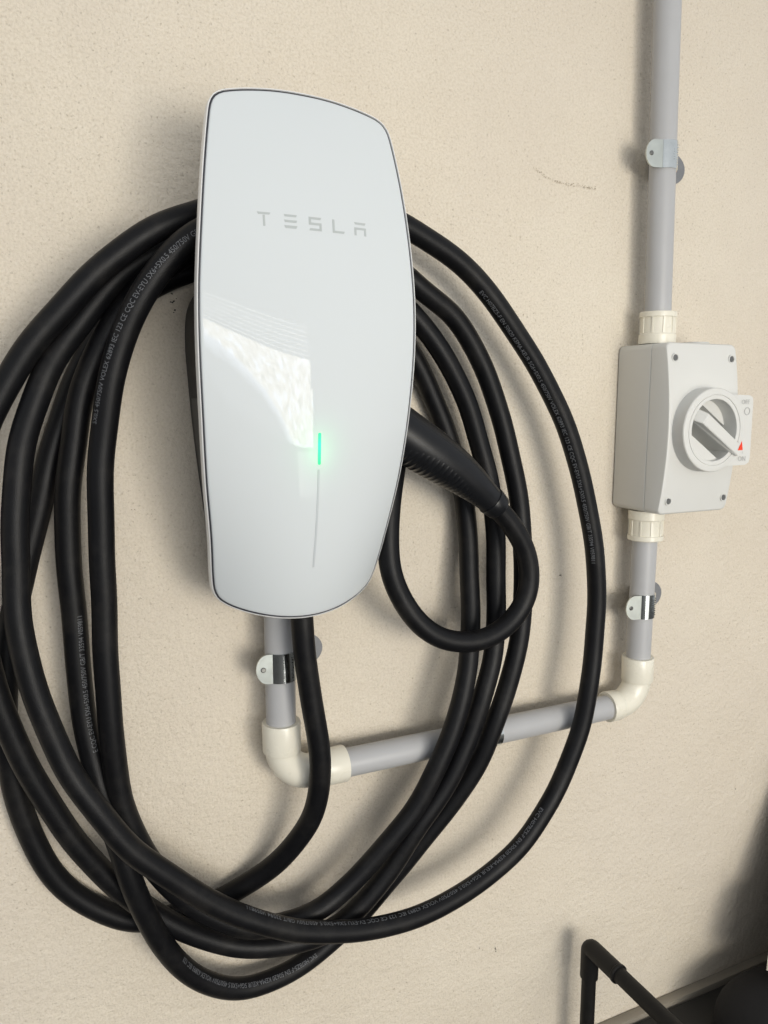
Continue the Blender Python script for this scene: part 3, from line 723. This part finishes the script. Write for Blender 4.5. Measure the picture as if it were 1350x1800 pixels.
G().add([(DX+.0295+x, -(YF+.0043), DZ-.0150+z) for x, z in ((.0012, .0052), (.0030, -.0038), (-.0034, -.0038))], [(0, 1, 2)]).obj('red_pointer', M_red, hb, False)
# blanked second entry on the top
G().add(*lathe((SX+.022, -.034, SZ+HH-.001), (0, 0, 1), [(0, .0130), (.0032, .0130), (.0042, .0120), (.0044, .004)], 32)).obj('blanking_plug', M_switch, sw)

# ------------------------------------------------------------------ things in the lower right corner
rk = empty('tube_rack', (.497, -.040, -.80)); tag(rk, 'black tubular rack bracket standing against the wall below the conduit', 'rack')
RX, RZ = .4985, -.5615
G().add(*tube([(RX, -.036, z) for z in np.linspace(-.80, RZ-.016, 5)], .0074, 24)).obj('post', M_blackpipe, rk)
G().add(*tube([(RX, -y, RZ) for y in np.linspace(.052, .36, 6)], .0078, 24)).obj('arm', M_blackpipe, rk)
pts = [(RX, -.036, RZ-.034)]+[(RX, -(.036+.005-.005*math.cos(R(a))), RZ-.005+.005*math.sin(R(a))) for a in range(0, 91, 15)]+[(RX, -.078, RZ)]
ej = G().add(*tube(pts, .0092, 28)).obj('corner_joint', M_blackpipe, rk)
G().add(*lathe((RX, -.076, RZ), (0, -1, 0), [(0, .0094), (.0005, .0098), (.003, .0098), (.0035, .0094), (.0035, .0076)], 28)).obj('collar', M_blackpipe, ej)
case = G().add(*bevel_box(.545, 1.25, -.42, -.0145, -.80, -.7005, .004, 3)).obj('storage_case', M_blackcase); tag(case, 'flat black storage case on the floor along the wall, lower right', 'case')
# padded bag
bc = np.array(at(1372, 1815, .10)); g = G(); v = []; f = []; nu, nv = 40, 22
def sgp(x, p): return math.copysign(abs(x)**p, x)
for i in range(nv+1):
    ph = -math.pi/2+math.pi*i/nv
    for j in range(nu):
        t = 2*math.pi*j/nu
        v.append((bc[0]+.070*sgp(math.cos(ph), .8)*sgp(math.cos(t), .8), bc[1]+.06*sgp(math.cos(ph), .8)*sgp(math.sin(t), .8), bc[2]-.005+.062*sgp(math.sin(ph), .75)))
f = [(i*nu+j, i*nu+(j+1) % nu, (i+1)*nu+(j+1) % nu, (i+1)*nu+j) for i in range(nv) for j in range(nu)]
bag = g.add(v, f).obj('padded_bag', M_bag); tag(bag, 'rounded black padded bag with a piped seam, bottom right corner', 'bag')
seam = [(bc[0]-.018+.0*t, bc[1]+.0575*math.cos(t), bc[2]-.005+.0605*math.sin(t)) for t in np.linspace(0, 2*math.pi, 40)]
G().add(*tube(seam, .0013, 8, False)).obj('piping', M_bag, bag)
# dark board leaning on the wall at the right edge of the view
A, B = np.array([.832, -.012, -.385]), np.array([.672, -.115, -.700]); dx = np.array([.55, 0, 0]); nrm = np.cross(dx, B-A); nrm /= np.linalg.norm(nrm); nrm *= .008
if nrm[1] > 0: nrm = -nrm
q = [A, B, B+dx, A+dx]; v = [p for p in q]+[p+nrm for p in q]
board = G().add(v, [(0, 1, 2, 3), (4, 5, 6, 7)]+[(i, (i+1) % 4, 4+(i+1) % 4, 4+i) for i in range(4)]).obj('leaning_board', M_board, None, False)
tag(board, 'black board leaning on the wall at the right edge, casting shadow', 'board')
g = G(); tv = (B-A)/np.linalg.norm(B-A)
for t0, t1 in ((.56, .74),):
    c0, c1 = A+(B-A)*t0, A+(B-A)*t1
    q = [c0+nrm*.2, c1+nrm*.2, c1+nrm*1.15, c0+nrm*1.15]; v = [p+np.array([-.015, 0, 0]) for p in q]+[p+np.array([.006, 0, 0]) for p in q]
    g.add(v, [(0, 1, 2, 3), (4, 5, 6, 7)]+[(i, (i+1) % 4, 4+(i+1) % 4, 4+i) for i in range(4)])
g.obj('edge_trim', M_trim, board, False)
